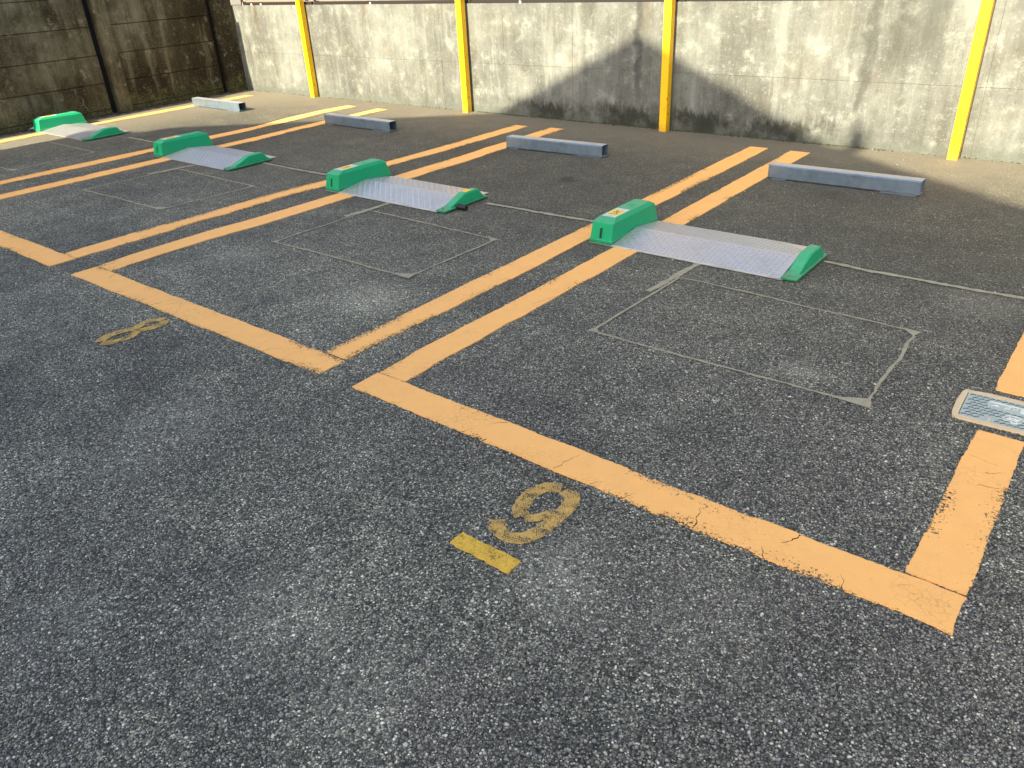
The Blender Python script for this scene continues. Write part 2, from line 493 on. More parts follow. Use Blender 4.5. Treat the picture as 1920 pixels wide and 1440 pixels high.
M_HOUSE = mat_plain("render_wall", (.55, .52, .46), .9)
M_ROOF = mat_plain("roof_tile", (.07, .07, .08), .7)
M_GLASS = mat_plain("window_glass", (.03, .04, .05), .1, 0, .6)
M_FIBRE = mat_plain("grey_fibre", (.3, .3, .3), .8)

# ------------------------------------------------------------------ the setting
gv = [(-90, -90, 0), (90, -90, 0), (90, 90, 0), (-90, 90, 0)]
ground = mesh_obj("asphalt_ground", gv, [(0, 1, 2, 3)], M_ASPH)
tag(ground, kind="structure")

# loose-bound aggregate: real stones sitting proud in the worn surface
def aggregate(x, y, smin, smax, bright, collar=True):
    n = len(x)
    s = rng.uniform(0, 1, n) ** 1.6 * (smax - smin) + smin
    hgt = np.minimum(s * rng.uniform(.22, .48, n), .0036)
    K = 5
    t0 = rng.uniform(0, 2 * np.pi, n)
    ang = t0[:, None] + np.arange(K) / K * 2 * np.pi + rng.uniform(-.35, .35, (n, K))
    el = rng.uniform(.60, 1.0, n); ea = rng.uniform(0, np.pi, n)
    rad = (s / 2)[:, None] * rng.uniform(.80, 1.2, (n, K))
    c, sn = np.cos(ea)[:, None], np.sin(ea)[:, None]
    def ring(k, z, tilt):
        px = np.cos(ang) * rad * k; py = np.sin(ang) * rad * k * el[:, None]
        qx = px * c - py * sn; qy = px * sn + py * c
        zz = z + (qx * tilt[0][:, None] + qy * tilt[1][:, None])
        return np.stack([x[:, None] + qx, y[:, None] + qy, zz], -1)
    tl = (rng.uniform(-.24, .24, n), rng.uniform(-.24, .24, n))
    zero = (np.zeros(n), np.zeros(n))
    V = np.concatenate([ring(1.42, rng.uniform(.0002, .0009, (n, K)), zero), ring(1.0, np.full((n, K), .0010), zero), ring(.66, hgt[:, None] * np.ones((n, K)), tl)], 1)
    quads = np.array([[r * K + i, r * K + (i + 1) % K, (r + 1) * K + (i + 1) % K, (r + 1) * K + i] for r in (0, 1) for i in range(K)])
    nv = 3 * K
    F = (np.arange(n)[:, None, None] * nv + quads[None]).reshape(-1, 4)
    T = np.arange(n)[:, None] * nv + np.arange(2 * K, 3 * K)[None]
    g = rng.uniform(0, 1, n)
    base = np.where(g < .34, rng.uniform(.05, .13, n), np.where(g < .93, rng.uniform(.14, .34, n), rng.uniform(.34, .74, n))) * bright
    tint = np.stack([base * rng.uniform(1.0, 1.13, n), base, base * rng.uniform(.74, .90, n)], -1)
    binder = np.full((n, 3), .009) * rng.uniform(.6, 1.6, n)[:, None]
    C = np.stack([binder] * K + [tint * .40 + binder * .60] * K + [tint] * K, 1)
    return V.reshape(-1, 3), F, T, C.reshape(-1, 3)
from mathutils import noise as mn
def packed(pitch, rmax):
    gx, gy = np.meshgrid(np.arange(-rmax, .95, pitch), np.arange(.02, rmax, pitch))
    gx = gx.ravel() + rng.uniform(-.42, .42, gx.size) * pitch; gy = gy.ravel() + rng.uniform(-.42, .42, gy.size) * pitch
    r = np.hypot(gx, gy); az = np.arctan2(gx, gy)
    k = (r > .9) & (r < rmax) & (az > -1.52) & (az < .32)
    gx, gy, r = gx[k], gy[k], r[k]
    f = np.array([mn.noise((a * .9, b * .9, 0)) + .7 * mn.noise((a * 3.1, b * 3.1, 4)) + .35 * mn.noise((a * 9, b * 9, 8)) for a, b in zip(gx, gy)])
    p = np.clip(.34 + f * 1.6, .03, .95) * np.clip((rmax - r) / (rmax * .45), 0, 1)
    k = rng.uniform(0, 1, len(gx)) < p
    return gx[k], gy[k]
def polar(n, r0, r1, a0, a1):
    az = rng.uniform(a0, a1, n); r = rng.uniform(r0, r1, n)
    return np.sin(az) * r, np.cos(az) * r
parts_ = [aggregate(*packed(.0082, 4.0), .0038, .0105, 1.0),
          aggregate(*polar(3200, .9, 3.2, -1.5, .30), .009, .015, .95),
          aggregate(*polar(6000, 3.2, 8.0, -1.25, .05), .004, .010, 1.3)]
Vs, Fs, Ts, Cs, off = [], [], [], [], 0
for V, F, T, C in parts_:
    Vs.append(V); Fs.append(F + off); Ts.append(T + off); Cs.append(C); off += len(V)
V = np.concatenate(Vs).astype(np.float32); F = np.concatenate(Fs); T = np.concatenate(Ts); C = np.concatenate(Cs)
me = bpy.data.meshes.new("asphalt_aggregate")
me.vertices.add(len(V)); me.vertices.foreach_set("co", V.ravel())
nl = F.size + T.size
me.loops.add(nl)
me.loops.foreach_set("vertex_index", np.concatenate([F.ravel(), T.ravel()]).astype(np.int32))
me.polygons.add(len(F) + len(T))
ls = np.concatenate([np.arange(len(F)) * 4, F.size + np.arange(len(T)) * T.shape[1]]).astype(np.int32)
me.polygons.foreach_set("loop_start", ls)
me.update(calc_edges=True)
at = me.attributes.new("tint", 'FLOAT_COLOR', 'POINT')
at.data.foreach_set("color", np.concatenate([C, np.ones((len(C), 1))], 1).astype(np.float32).ravel())
me.materials.append(M_STONE)
agg = bpy.data.objects.new("asphalt_aggregate", me)
COL.objects.link(agg)
tag(agg, "small grey and pale stones bound into the worn asphalt", kind="stuff")

# ------------------------------------------------------------------ back wall (cast concrete, in formwork lifts)
WY = 6.98
wall = empty("concrete_wall", (-4.0, WY, 0), "low weathered concrete wall behind the yellow posts, sunlit with a dark gable shadow", "wall")
xs = [-10.66, -8.55, -6.61, -5.69, -4.80, -2.91, -1.07, .95, 2.8, 4.7]
for j, (z0, z1) in enumerate(((-.15, .518), (.520, 1.112))):
    for i in range(len(xs) - 1):
        bm = bmesh.new()
        dy = random.uniform(-.0015, .0015)
        ztop = z1 + (.02 * (xs[i] + 10.5) / 6 * 0 if j else 0)
        box(bm, xs[i] + .0008, xs[i + 1] - .0008, WY + dy - 6.98, WY + .16 - 6.98, z0, ztop)
        for v in bm.verts: v.co.y += 6.98
        o = bm_obj("wall_panel", bm, M_WALL)
        o.parent = wall
        o.matrix_parent_inverse = Matrix.Translation((4.0, -WY, 0))
bm = bmesh.new(); box(bm, -10.66, 4.7, WY + .006, WY + .155, -.1, 1.108)
o = bm_obj("wall_core", bm, M_CRACK); o.parent = wall; o.matrix_parent_inverse = Matrix.Translation((4.0, -WY, 0))
# formwork tie holes: shallow ring with a dark plug
for (hx, hz_) in ((-2.612, .91), (-1.388, .911), (-4.464, .162), (-3.24, .178), (-.75, .17), (-3.75, .90), (-2.69, .178), (-5.30, .17), (-7.05, .17), (-7.9, .88), (-5.1, .89)):
    bm = bmesh.new()
    n = 14
    rings = [[(hx + math.cos(k / n * 6.283) * r, WY - d, hz_ + math.sin(k / n * 6.283) * r) for k in range(n)] for r, d in ((.019, .0015), (.016, .0035), (.0125, .0035), (.0115, .0018))]
    loft(bm, rings, False, True)
    o = bm_obj("tie_hole", bm, M_WALL, smooth=False); o.parent = wall; o.matrix_parent_inverse = Matrix.Translation((4.0, -WY, 0))

# ------------------------------------------------------------------ left wall (precast panels between piers)
def lw(y):                            # x of the panel face
    return -10.50 - .06 * (y - 5.0)
lwall = empty("panel_wall", (-10.6, 5.0, 0), "tall dark mossy precast panel wall along the left side", "wall")
LI = Matrix.Translation((10.6, -5.0, 0))
def wall_prism(name, y0, y1, z0, z1, d0, d1, mat=M_PANEL, bev=.004):
    bm = bmesh.new()
    vs = []
    for z in (z0, z1):
        for (y, d) in ((y0, d1), (y1, d1), (y1, d0), (y0, d0)):
            vs.append(bm.verts.new((lw(y) + d, y, z)))
    for f in ((3, 2, 1, 0), (4, 5, 6, 7), (0, 1, 5, 4), (1, 2, 6, 5), (2, 3, 7, 6), (3, 0, 4, 7)):
        bm.faces.new([vs[i] for i in f])
    o = bm_obj(name, bm, mat, bevel=bev)
    o.parent = lwall; o.matrix_parent_inverse = LI
    return o
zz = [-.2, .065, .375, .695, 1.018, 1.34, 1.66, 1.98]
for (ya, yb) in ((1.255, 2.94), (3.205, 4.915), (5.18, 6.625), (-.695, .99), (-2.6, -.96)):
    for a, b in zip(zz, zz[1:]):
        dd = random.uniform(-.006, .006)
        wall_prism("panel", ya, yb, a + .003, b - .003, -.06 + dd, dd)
    wall_prism("shade_backing", ya, yb + .13, -.2, 1.97, -.10, -.068, M_CRACK, 0)  # black sheet added so the gap beside each pier reads as shadow
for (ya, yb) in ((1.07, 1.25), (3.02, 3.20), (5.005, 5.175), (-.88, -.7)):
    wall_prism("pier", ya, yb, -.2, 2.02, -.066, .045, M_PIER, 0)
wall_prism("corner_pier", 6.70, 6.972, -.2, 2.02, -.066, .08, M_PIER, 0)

# ------------------------------------------------------------------ fence on the back wall
fence = empty("louvre_fence", (-8.8, 7.03, 1.112), "dark metal fence with cream slats standing on the concrete wall", "fence")
FI = Matrix.Translation((8.8, -7.03, -1.112))
def fpart(name, x0, x1, y0, y1, z0, z1, mat, bev=0):
    bm = bmesh.new(); box(bm, x0, x1, y0, y1, z0, z1)
    o = bm_obj(name, bm, mat, bevel=bev); o.parent = fence; o.matrix_parent_inverse = FI
    return o
fposts = [-10.36, -8.785, -6.16, -3.56, -1.0, 1.6, 4.2]
for x in fposts:
    fpart("fence_post", x - .025, x + .025, 7.035, 7.085, 1.1125, 2.05, M_DARK)
for a, b in zip(fposts, fposts[1:]):
    fpart("bottom_rail", a + .026, b - .026, 6.998, 7.03, 1.116, 1.147, M_DARK)
    fpart("top_rail", a + .026, b - .026, 7.0, 7.03, 2.0, 2.04, M_DARK)
    z = 1.154
    while z < 1.97:
        fpart("slat", a + .03, b - .03, 7.036, 7.05, z, z + .062, M_SLAT)
        z += .072
for x in (-10.08, -9.87, -7.71, -5.45):
    fpart("rail_clip", x - .011, x + .011, 6.985, 6.997, 1.108, 1.132, M_WHITE)
fpart("rail_clip", -10.29, -10.285, 6.99, 6.997, 1.11, 1.145, M_WHITE)

# ------------------------------------------------------------------ yellow posts
bmp = bmesh.new()
vs = box(bmp, -.0375, .0375, 0, .075, -.05, 2.7)
post0 = bm_obj("steel_post", bmp, M_POST, bevel=.004)
PL = ["yellow steel post furthest left, beside the sunlit wheel stop bar", "yellow steel post second from the left, just clear of the gable shadow",
      "yellow steel post with its lower half in the gable shadow", "yellow steel post furthest right, fully sunlit with chipped edges"]
for k, ((x, y), lab) in enumerate(zip(((-8.95, 6.885), (-6.205, 6.868), (-3.692, 6.868), (-1.172, 6.868)), PL)):
    o = post0 if k == 0 else post0.copy()
    if k: COL.objects.link(o)
    o.location = (x, y, 0)
    tag(o, lab, "post", "yellow posts in front of the wall")

# ------------------------------------------------------------------ painted bay lines
LZ = .0052
def jag(n, amp):
    a = rng.normal(0, 1, n); b = np.convolve(rng.normal(0, 1, n + 8), np.ones(9) / 3, 'valid')
    return (a * .45 + b * .8) * amp
def strip(name, la, lb, y0, y1, parent, amp=.0022, mat=M_LINE, step=.012, along='Y', z=LZ, thick=True):
    """painted strip between two edges la, lb given as (across, along) points"""
    n = max(3, int((y1 - y0) / step))
    t = np.linspace(y0, y1, n)
    a = np.interp(t, *zip(*[(q[1], q[0]) for q in sorted(la, key=lambda q: q[1])])) + jag(n, amp)
    b = np.interp(t, *zip(*[(q[1], q[0]) for q in sorted(lb, key=lambda q: q[1])])) + jag(n, amp)
    e0 = t[0]; e1 = t[-1]
    vs, uv, fs = [], [], []
    M = 5
    end0 = jag(M + 1, amp * .9); end1 = jag(M + 1, amp * .9)
    end0[0] = end0[-1] = end1[0] = end1[-1] = 0
    for i in range(n):
        for j in range(M + 1):
            f = j / M
            tt = t[i] + (end0[j] if i == 0 else end1[j] if i == n - 1 else 0)
            c = a[i] * (1 - f) + b[i] * f
            vs.append((c, tt, z) if along == 'Y' else (tt, c, z)); uv.append((tt, f))
    W_ = M + 1
    for i in range(n - 1):
        for j in range(M):
            q = (i * W_ + j, i * W_ + j + 1, (i + 1) * W_ + j + 1, (i + 1) * W_ + j)
            fs.append(q if along == 'Y' else q[::-1])
    if thick:
        loop = [i * W_ for i in range(n)] + [(n - 1) * W_ + j for j in range(1, W_)] + [i * W_ + M for i in range(n - 2, -1, -1)] + [j for j in range(M - 1, 0, -1)]
        k0 = len(vs)
        for i in loop:
            p = vs[i]; vs.append((p[0], p[1], 0.0)); uv.append(uv[i])
        L = len(loop)
        for i in range(L):
            fs.append((loop[i], loop[(i + 1) % L], k0 + (i + 1) % L, k0 + i))
    return mesh_obj(name, vs, fs, mat, parent, uv)

E16Rl = [(-7.913, 2.545), (-7.907, 4.013), (-7.903, 4.655), (-7.888, 5.23), (-7.977, 5.732), (-8.0, 6.304), (-7.95, 6.632)]
E16Rr = [(-7.732, 2.47), (-7.735, 3.907), (-7.743, 4.561), (-7.734, 5.106), (-7.757, 5.549), (-7.82, 6.13), (-7.79, 6.622)]
E17Ll = [(-7.363, 2.331), (-7.373, 3.004), (-7.374, 4.354), (-7.358, 4.853), (-7.40, 5.293), (-7.39, 5.787), (-7.405, 6.624)]
E17Lr = [(-7.205, 2.27), (-7.195, 2.912), (-7.21, 3.798), (-7.20, 4.367), (-7.187, 4.724), (-7.226, 5.16), (-7.24, 5.666), (-7.23, 6.615)]
E17Rl = [(-5.274, 1.914), (-5.29, 2.386), (-5.265, 2.95), (-5.27, 3.579), (-5.222, 4.009), (-5.235, 4.69), (-5.209, 5.285), (-5.205, 6.518)]
E17Rr = [(-5.115, 1.903), (-5.107, 2.286), (-5.098, 2.83), (-5.10, 3.466), (-5.068, 3.887), (-5.095, 4.593), (-5.053, 5.362), (-5.038, 6.523)]
E18Ll = [(-4.835, 1.911), (-4.855, 2.15), (-4.855, 2.67), (-4.815, 3.135), (-4.799, 3.737), (-4.791, 4.329), (-4.785, 4.758), (-4.775, 5.293), (-4.795, 5.549), (-4.78, 5.826), (-4.791, 6.561)]
E18Lr = [(-4.669, 1.906), (-4.69, 2.2), (-4.682, 2.56), (-4.64, 3.005), (-4.627, 3.769), (-4.615, 4.5), (-4.595, 5.1), (-4.61, 5.45), (-4.62, 6.561)]
E18Rl = [(-2.701, 1.911), (-2.690, 2.35), (-2.694, 3.001), (-2.69, 3.397), (-2.695, 4.111), (-2.694, 4.736), (-2.701, 5.216), (-2.70, 6.612)]
E18Rr = [(-2.553, 1.908), (-2.545, 2.25), (-2.535, 2.85), (-2.53, 3.191), (-2.544, 3.8), (-2.54, 4.688), (-2.53, 5.084), (-2.54, 6.645)]
E19Ll = [(-2.332, 1.914), (-2.345, 2.228), (-2.330, 2.75), (-2.330, 3.3), (-2.33, 4.0), (-2.336, 5.0), (-2.345, 6.63)]
E19Lr = [(-2.181, 1.914), (-2.185, 2.3), (-2.177, 2.9), (-2.168, 3.5), (-2.174, 4.356), (-2.182, 5.2), (-2.180, 6.623)]
E16Ll = [(-10.053, 1.9), (-10.053, 3.377), (-10.09, 3.9), (-10.07, 4.437), (-10.10, 5.059), (-10.10, 5.6), (-10.10, 6.655)]
E16Lr = [(-9.90, 1.9), (-9.89, 3.295), (-9.93, 3.84), (-9.93, 4.6), (-9.925, 5.4), (-9.95, 6.0), (-9.93, 6.625)]
E19Rl = [(-.212, 1.914), (-.207, 2.794), (-.213, 3.14), (-.20, 6.6)]
E19Rr = [(-.058, 1.906), (-.062, 2.806), (-.062, 3.14), (-.05, 6.6)]

b9 = empty("bay_outline", (-1.26, 4.2, 0), "orange painted bay outline nearest the camera, around the nearest flap lock", "parking line", "painted parking bay outlines")
b8 = empty("bay_outline", (-3.7, 4.2, 0), "orange painted bay outline in the middle, around the flap lock with the black cable stub", "parking line", "painted parking bay outlines")
b7 = empty("bay_outline", (-6.3, 4.2, 0), "orange painted bay outline around the second flap lock from the left", "parking line", "painted parking bay outlines")
b6 = empty("bay_outline", (-9.0, 4.2, 0), "partly sunlit yellow painted bay outline nearest the mossy panel wall", "parking line", "painted parking bay outlines")
def par(o, p):
    o.parent = p; o.matrix_parent_inverse = Matrix.Translation(-Vector(p.location)); return o
for (p, nm, a, b, y0, y1) in ((b9, "side_line", E19Ll, E19Lr, 1.916, 6.615), (b9, "side_line", E19Rl, E19Rr, 1.913, 2.802), (b9, "side_line", E19Rl, E19Rr, 3.148, 6.6),
                            (b8, "side_line", E18Ll, E18Lr, 1.912, 6.56), (b8, "side_line", E18Rl, E18Rr, 1.918, 6.62),
                            (b7, "side_line", E17Ll, E17Lr, 1.912, 6.618), (b7, "side_line", E17Rl, E17Rr, 1.914, 6.52),
                            (b6, "side_line", E16Ll, E16Lr, 1.912, 6.645), (b6, "side_line", E16Rl, E16Rr, 1.912, 6.625)):
    par(strip(nm, a, b, y0, y1, None), p)
for (p, inn, out, x0, x1) in ((b9, [(1.909, -2.34), (1.908, -1.6), (1.905, -1.243), (1.899, -.847), (1.899, -.369), (1.902, -.06)],
                               [(1.760, -2.344), (1.756, -1.737), (1.752, -1.141), (1.744, -.77), (1.746, -.32), (1.748, -.06)], -2.338, -.057),
                              (b8, [(1.905, -4.83), (1.902, -4.215), (1.908, -2.706), (1.902, -2.55)], [(1.750, -4.829), (1.757, -2.548)], -4.832, -2.549),
                              (b7, [(1.9, -7.37), (1.898, -6.251), (1.904, -5.11)], [(1.747, -7.37), (1.745, -5.109)], -7.36, -5.108),
                              (b6, [(1.9, -10.05), (1.9, -7.73)], [(1.747, -10.05), (1.747, -7.73)], -10.05, -7.74)):
    par(strip("front_line", out, inn, x0, x1, None, along='X'), p)

# ------------------------------------------------------------------ painted bay numbers
def ribbon(bmv, bmf, pts, wd, z=.0048, amp=.0016, cap=True):
    P = [Vector((p[0], p[1], 0)) for p in pts]
    for _ in range(3):                                # Chaikin smoothing
        Q = [P[0]]
        for a, b in zip(P, P[1:]):
            Q += [a.lerp(b, .25), a.lerp(b, .75)]
        P = Q + [P[-1]]
    k0 = len(bmv)
    for i, p in enumerate(P):
        d = (P[min(i + 1, len(P) - 1)] - P[max(i - 1, 0)]).normalized()
        nrm = Vector((-d.y, d.x, 0))
        wl = wd / 2 + random.gauss(0, amp); wr = wd / 2 + random.gauss(0, amp)
        bmv.append((*(p + nrm * wl).xy, z)); bmv.append((*(p - nrm * wr).xy, z))
    for i in range(len(P) - 1):
        a = k0 + 2 * i
        bmf.append((a, a + 1, a + 3, a + 2))
n9 = empty("bay_number", (-1.21, 1.5, 0), "worn yellow painted 9 with a bright underline below the nearest front line", "bay number", "painted bay numbers")
vv, ff = [], []
ribbon(vv, ff, [(-1.232, 1.490), (-1.268, 1.525), (-1.281, 1.593), (-1.272, 1.645), (-1.243, 1.672), (-1.216, 1.685)], .052)
ribbon(vv, ff, [(-1.200, 1.680), (-1.165, 1.672), (-1.142, 1.64), (-1.137, 1.571), (-1.141, 1.515), (-1.144, 1.455), (-1.167, 1.405), (-1.211, 1.388), (-1.258, 1.399), (-1.286, 1.436)], .052)
ribbon(vv, ff, [(-1.222, 1.492), (-1.195, 1.505), (-1.176, 1.535), (-1.160, 1.575)], .036, z=.0045)
par(mesh_obj("digit", vv, ff, M_DIGIT), n9)
vs = []; uvs = []; fs = []
par(strip("underline", [(1.268, -1.34), (1.266, -1.11)], [(1.327, -1.333), (1.323, -1.105)], -1.335, -1.108, None, amp=.003, mat=M_UNDER, along='X', z=.0048), n9)
n8 = empty("bay_number", (-3.7, 1.53, 0), "worn yellow painted 8 beside the middle bay's front line", "bay number", "painted bay numbers")
vv, ff = [], []
ribbon(vv, ff, [(-3.700, 1.692), (-3.735, 1.682), (-3.752, 1.64), (-3.742, 1.588), (-3.722, 1.548), (-3.752, 1.51), (-3.760, 1.455), (-3.748, 1.397), (-3.722, 1.374)], .050)
ribbon(vv, ff, [(-3.706, 1.372), (-3.68, 1.384), (-3.658, 1.421), (-3.648, 1.461), (-3.657, 1.504), (-3.690, 1.546), (-3.660, 1.594), (-3.653, 1.645), (-3.664, 1.677), (-3.688, 1.690)], .050)
par(mesh_obj("digit", vv, ff, M_DIGIT), n8)

# ------------------------------------------------------------------ sealed saw cuts (detector loops) and seams
def wob(p0, p1, wd, vv, ff, z=.0047):
    a = Vector((*p0, 0)); b = Vector((*p1, 0)); n = max(2, int((b - a).length / .03))
    d = (b - a).normalized(); nr = Vector((-d.y, d.x, 0)); k0 = len(vv); o = 0
    for i in range(n + 1):
        o = o * .85 + random.gauss(0, .0020)
        p = a.lerp(b, i / n) + nr * o
        w_ = wd * random.uniform(.6, 1.3) / 2
        vv.append((*(p + nr * w_).xy, z)); vv.append((*(p - nr * w_).xy, z))
    for i in range(n):
        q = k0 + 2 * i; ff.append((q, q + 1, q + 3, q + 2))
LOOPL = {4: "pale sealed saw-cut loop in front of the nearest flap lock", 3: "pale sealed saw-cut loop in front of the flap lock with the cable stub",
         2: "pale sealed saw-cut loop in front of the second flap lock from the left", 1: "faint sealed saw-cut loop in front of the half sunlit flap lock"}
for k, (c, lead, wd) in {4: ([(-1.80, 2.757), (-.575, 2.757), (-.590, 3.520), (-1.775, 3.572)], [(-1.815, 3.31), (-1.785, 3.80)], .0135),
                     3: ([(-4.25, 2.783), (-3.045, 2.790), (-3.035, 3.553), (-4.232, 3.59)], [(-4.275, 3.40), (-4.232, 3.79)], .0145),
                     2: ([(-6.86, 2.79), (-5.675, 2.81), (-5.612, 3.588), (-6.80, 3.615)], [(-6.865, 3.36), (-6.78, 3.79)], .016),
                     1: ([(-9.45, 2.79), (-8.25, 2.79), (-8.32, 3.597), (-9.47, 3.624)], [(-9.47, 3.4), (-9.40, 3.80)], .016)}.items():
    e = empty("saw_cut_loop", (c[0][0], c[0][1], 0), LOOPL[k], "pavement joint", "sealed detector loops in the asphalt")
    vv, ff = [], []
    for a, b in zip(c, c[1:] + c[:1]): wob(a, b, wd, vv, ff)
    par(mesh_obj("sealed_cut", vv, ff, M_SEAL), e)
    vv, ff = [], []
    wob(*lead, .042, vv, ff, z=.0049)
    par(mesh_obj("lead_cut", vv, ff, M_SEAL), e)
    for i, (x, y) in enumerate(c[:3]):
        pts = [(x, y)]
        sx = 1 if i in (0, 3) else -1; sy = 1 if i < 2 else -1
        g_ = (.045, .075, .055)[i]
        vv = [(x - sx * .02, y - sy * .012, .0050), (x + sx * g_ * (1.7 if i == 1 else .9), y - sy * .002, .0050), (x + sx * .004, y + sy * g_ * .8, .0050), (x - sx * .012, y + sy * g_ * .5, .0050)]
        f_ = [(0, 1, 2, 3)] if sx * sy > 0 else [(3, 2, 1, 0)]
        par(mesh_obj("corner_patch", vv, f_, M_SEAL), e)
for (lab, p0, p1, p2, nm) in (("sealed seam running from the nearest flap lock to the right edge", (-1.225, 4.19), (-.95, 4.160), (.6, 4.178), 0),
                          ("sealed seam between the nearest flap lock and the one with the cable stub", (-3.60, 4.148), (-3.146, 4.153), (-2.50, 4.175), 0),
                          ("sealed seam with a black crack, right of the second flap lock from the left", (-6.25, 4.145), (-5.797, 4.130), (-4.96, 4.15), 1),
                          ("short sealed seam between the two leftmost flap locks", (-8.72, 4.183), (-8.4, 4.18), (-7.53, 4.177), 0)):
    e = empty("seam", (p0[0], p0[1], 0), lab, "pavement joint", "sealed seams across the bays")
    vv, ff = [], []
    wob(p0, p1, .034, vv, ff); wob(p1, p2, .034, vv, ff)
    par(mesh_obj("sealant_band", vv, ff, M_SEAL), e)
    vv, ff = [], []
    dy = .028
    wob((p0[0], p0[1] + dy), (p1[0], p1[1] + dy), .016 if nm else .006, vv, ff, .0051); wob((p1[0], p1[1] + dy), (p2[0], p2[1] + .02), .008 if nm else .004, vv, ff, .0051)
    par(mesh_obj("open_crack", vv, ff, M_CRACK), e)

# ------------------------------------------------------------------ flap locks (pay-and-park wheel clamps)
def tread_mesh(cut=False):
    """raised lozenges of chequer plate on a 1.03 x 0.28 m sheet in local (u, v)"""
    vv, ff = [], []
    p = .029
    for i in range(int(1.0 / p)):
        for j in range(10):
            u = .015 + i * p; v = .016 + j * p
            if v > .262 or (cut and u > 1.0 - max(0, v - .118) * 1.0): continue
            a = math.radians(48 if (i + j) % 2 else -42)
            c, s = math.cos(a), math.sin(a); k = len(vv)
            for (x, y, z) in ((-.0150, 0, .0004), (0, -.0050, .0004), (.0150, 0, .0004), (0, .0050, .0004), (-.008, 0, .0025), (.008, 0, .0025)):
                vv.append((u + x * c - y * s, v + x * s + y * c, z))
            ff += [(k, k + 1, k + 4), (k + 1, k + 2, k + 5), (k + 1, k + 5, k + 4), (k + 2, k + 3, k + 5), (k + 3, k, k + 4), (k + 3, k + 4, k + 5)]
    me = bpy.data.meshes.new("tread_pattern"); me.from_pydata(vv, [], ff); me.materials.append(M_TREAD); me.update()
    return me
TREAD = tread_mesh(); TREAD_CUT = tread_mesh(True)
def make_lock():
    # local frame: x 0..1.272 (left to right), y 0..0.566 (front to back)
    root = empty("flap_lock", (0, 0, 0))
    # base tray
    bm = bmesh.new(); box(bm, .004, 1.20, -.002, .56, .0045, .0085)
    bm_obj("base_tray", bm, M_PLATE, root)
    for x in (.25, .50, .75, 1.04):
        bm = bmesh.new(); box(bm, x - .115, x + .115, .003, .009, .0086, .0115)
        bm_obj("front_lip", bm, M_PLATE, root)
    # motor housing: tapering box with chamfered shoulders
    def ring(x0, x1, y0, y1, z, c=.006):
        return [(x0 + c, y0, z), (x1 - c, y0, z), (x1, y0 + c, z), (x1, y1 - c, z), (x1 - c, y1, z), (x0 + c, y1, z), (x0, y1 - c, z), (x0, y0 + c, z)]
    bm = bmesh.new()
    R = loft(bm, [ring(0, .161, 0, .566, .006), ring(0, .161, 0, .566, .030), ring(.004, .157, .004, .560, .032), ring(.009, .154, .023, .532, .131, .010), ring(.028, .135, .078, .492, .153, .012)])
    hs = bm_obj("housing", bm, M_GREEN, root, .0035, 2)
    # key slot in the housing front: raised frame, recess shade painted on a flat face
    bm = bmesh.new()
    def fy(z): return lerp(.004, .023, (z - .032) / .095)
    for (x0, x1, z0, z1) in ((.066, .072, .040, .108), (.089, .095, .040, .108), (.072, .089, .102, .108)):
        vs = [bm.verts.new((x, fy(z) + d, z)) for d in (-.0035, .004) for x, z in ((x0, z0), (x1, z0), (x1, z1), (x0, z1))]
        for f in ((0, 1, 2, 3), (7, 6, 5, 4), (0, 4, 5, 1), (1, 5, 6, 2), (2, 6, 7, 3), (3, 7, 4, 0)): bm.faces.new([vs[i] for i in f])
    kf = bm_obj("slot_frame", bm, M_GREEN, hs)
    bm = bmesh.new()
    vs = [bm.verts.new((x, fy(z) - .0008, z)) for x, z in ((.072, .040), (.089, .040), (.089, .102), (.072, .102))]; bm.faces.new(vs)
    bm_obj("slot_shade", bm, mat_slot, hs)
    # warning label on the sloping lid
    def lab(name, x0, x1, y0, y1, dz, mat, parent):
        bm = bmesh.new(); box(bm, x0, x1, y0, y1, .1528, .1532 + dz); return bm_obj(name, bm, mat, parent)
    wl = lab("warning_label", .038, .125, .088, .262, .0006, M_WHITE, hs)
    lab("yellow_panel", .045, .118, .125, .225, .0010, M_YELL, hs)
    # pictogram: a stumbling figure, plus lines of print
    bm = bmesh.new()
    def stroke(p0, p1, wd):
        a = Vector((*p0, 0)); b = Vector((*p1, 0)); d = (b - a).normalized(); n_ = Vector((-d.y, d.x, 0)) * wd / 2
        bm.faces.new([bm.verts.new((q.x, q.y, .1546)) for q in (a - n_, b - n_, b + n_, a + n_)])
    cx, cy = .082, .175
    for p0, p1 in (((cx - .004, cy + .022), (cx + .006, cy - .004)), ((cx + .006, cy - .004), (cx + .022, cy - .02)), ((cx + .006, cy - .004), (cx - .012, cy - .022)),
                   ((cx - .002, cy + .014), (cx + .020, cy + .016)), ((cx - .002, cy + .014), (cx - .022, cy + .002)), ((cx - .028, cy - .036), (cx + .028, cy - .036))):
        stroke(p0, p1, .0055)
    bm.faces.new([bm.verts.new((cx - .010 + math.cos(t) * .007, cy + .032 + math.sin(t) * .007, .1546)) for t in [i / 9 * 6.283 for i in range(9)]])
    bm_obj("pictogram", bm, M_INK, hs)
    bm = bmesh.new()
    for y in (.238, .248, .096, .104, .112):
        x = .044
        while x < .112:
            l = random.uniform(.005, .014); stroke((x, y), (min(x + l, .119), y), .0045); x += l + .004
    for v in bm.verts: v.co.z = .1542
    bm_obj("small_print", bm, M_GREY, hs)["kind"] = "stuff"
    bm = bmesh.new()
    for y in (.330, .352, .372): box(bm, .055, .108, y, y + .004, .1526, .1544)
    bm_obj("lid_rib", bm, M_GREEN, hs)
    # two sloping tread plates meeting in a low ridge
    RY, RZ = .282, .047
    x0, x1 = .1625, 1.186
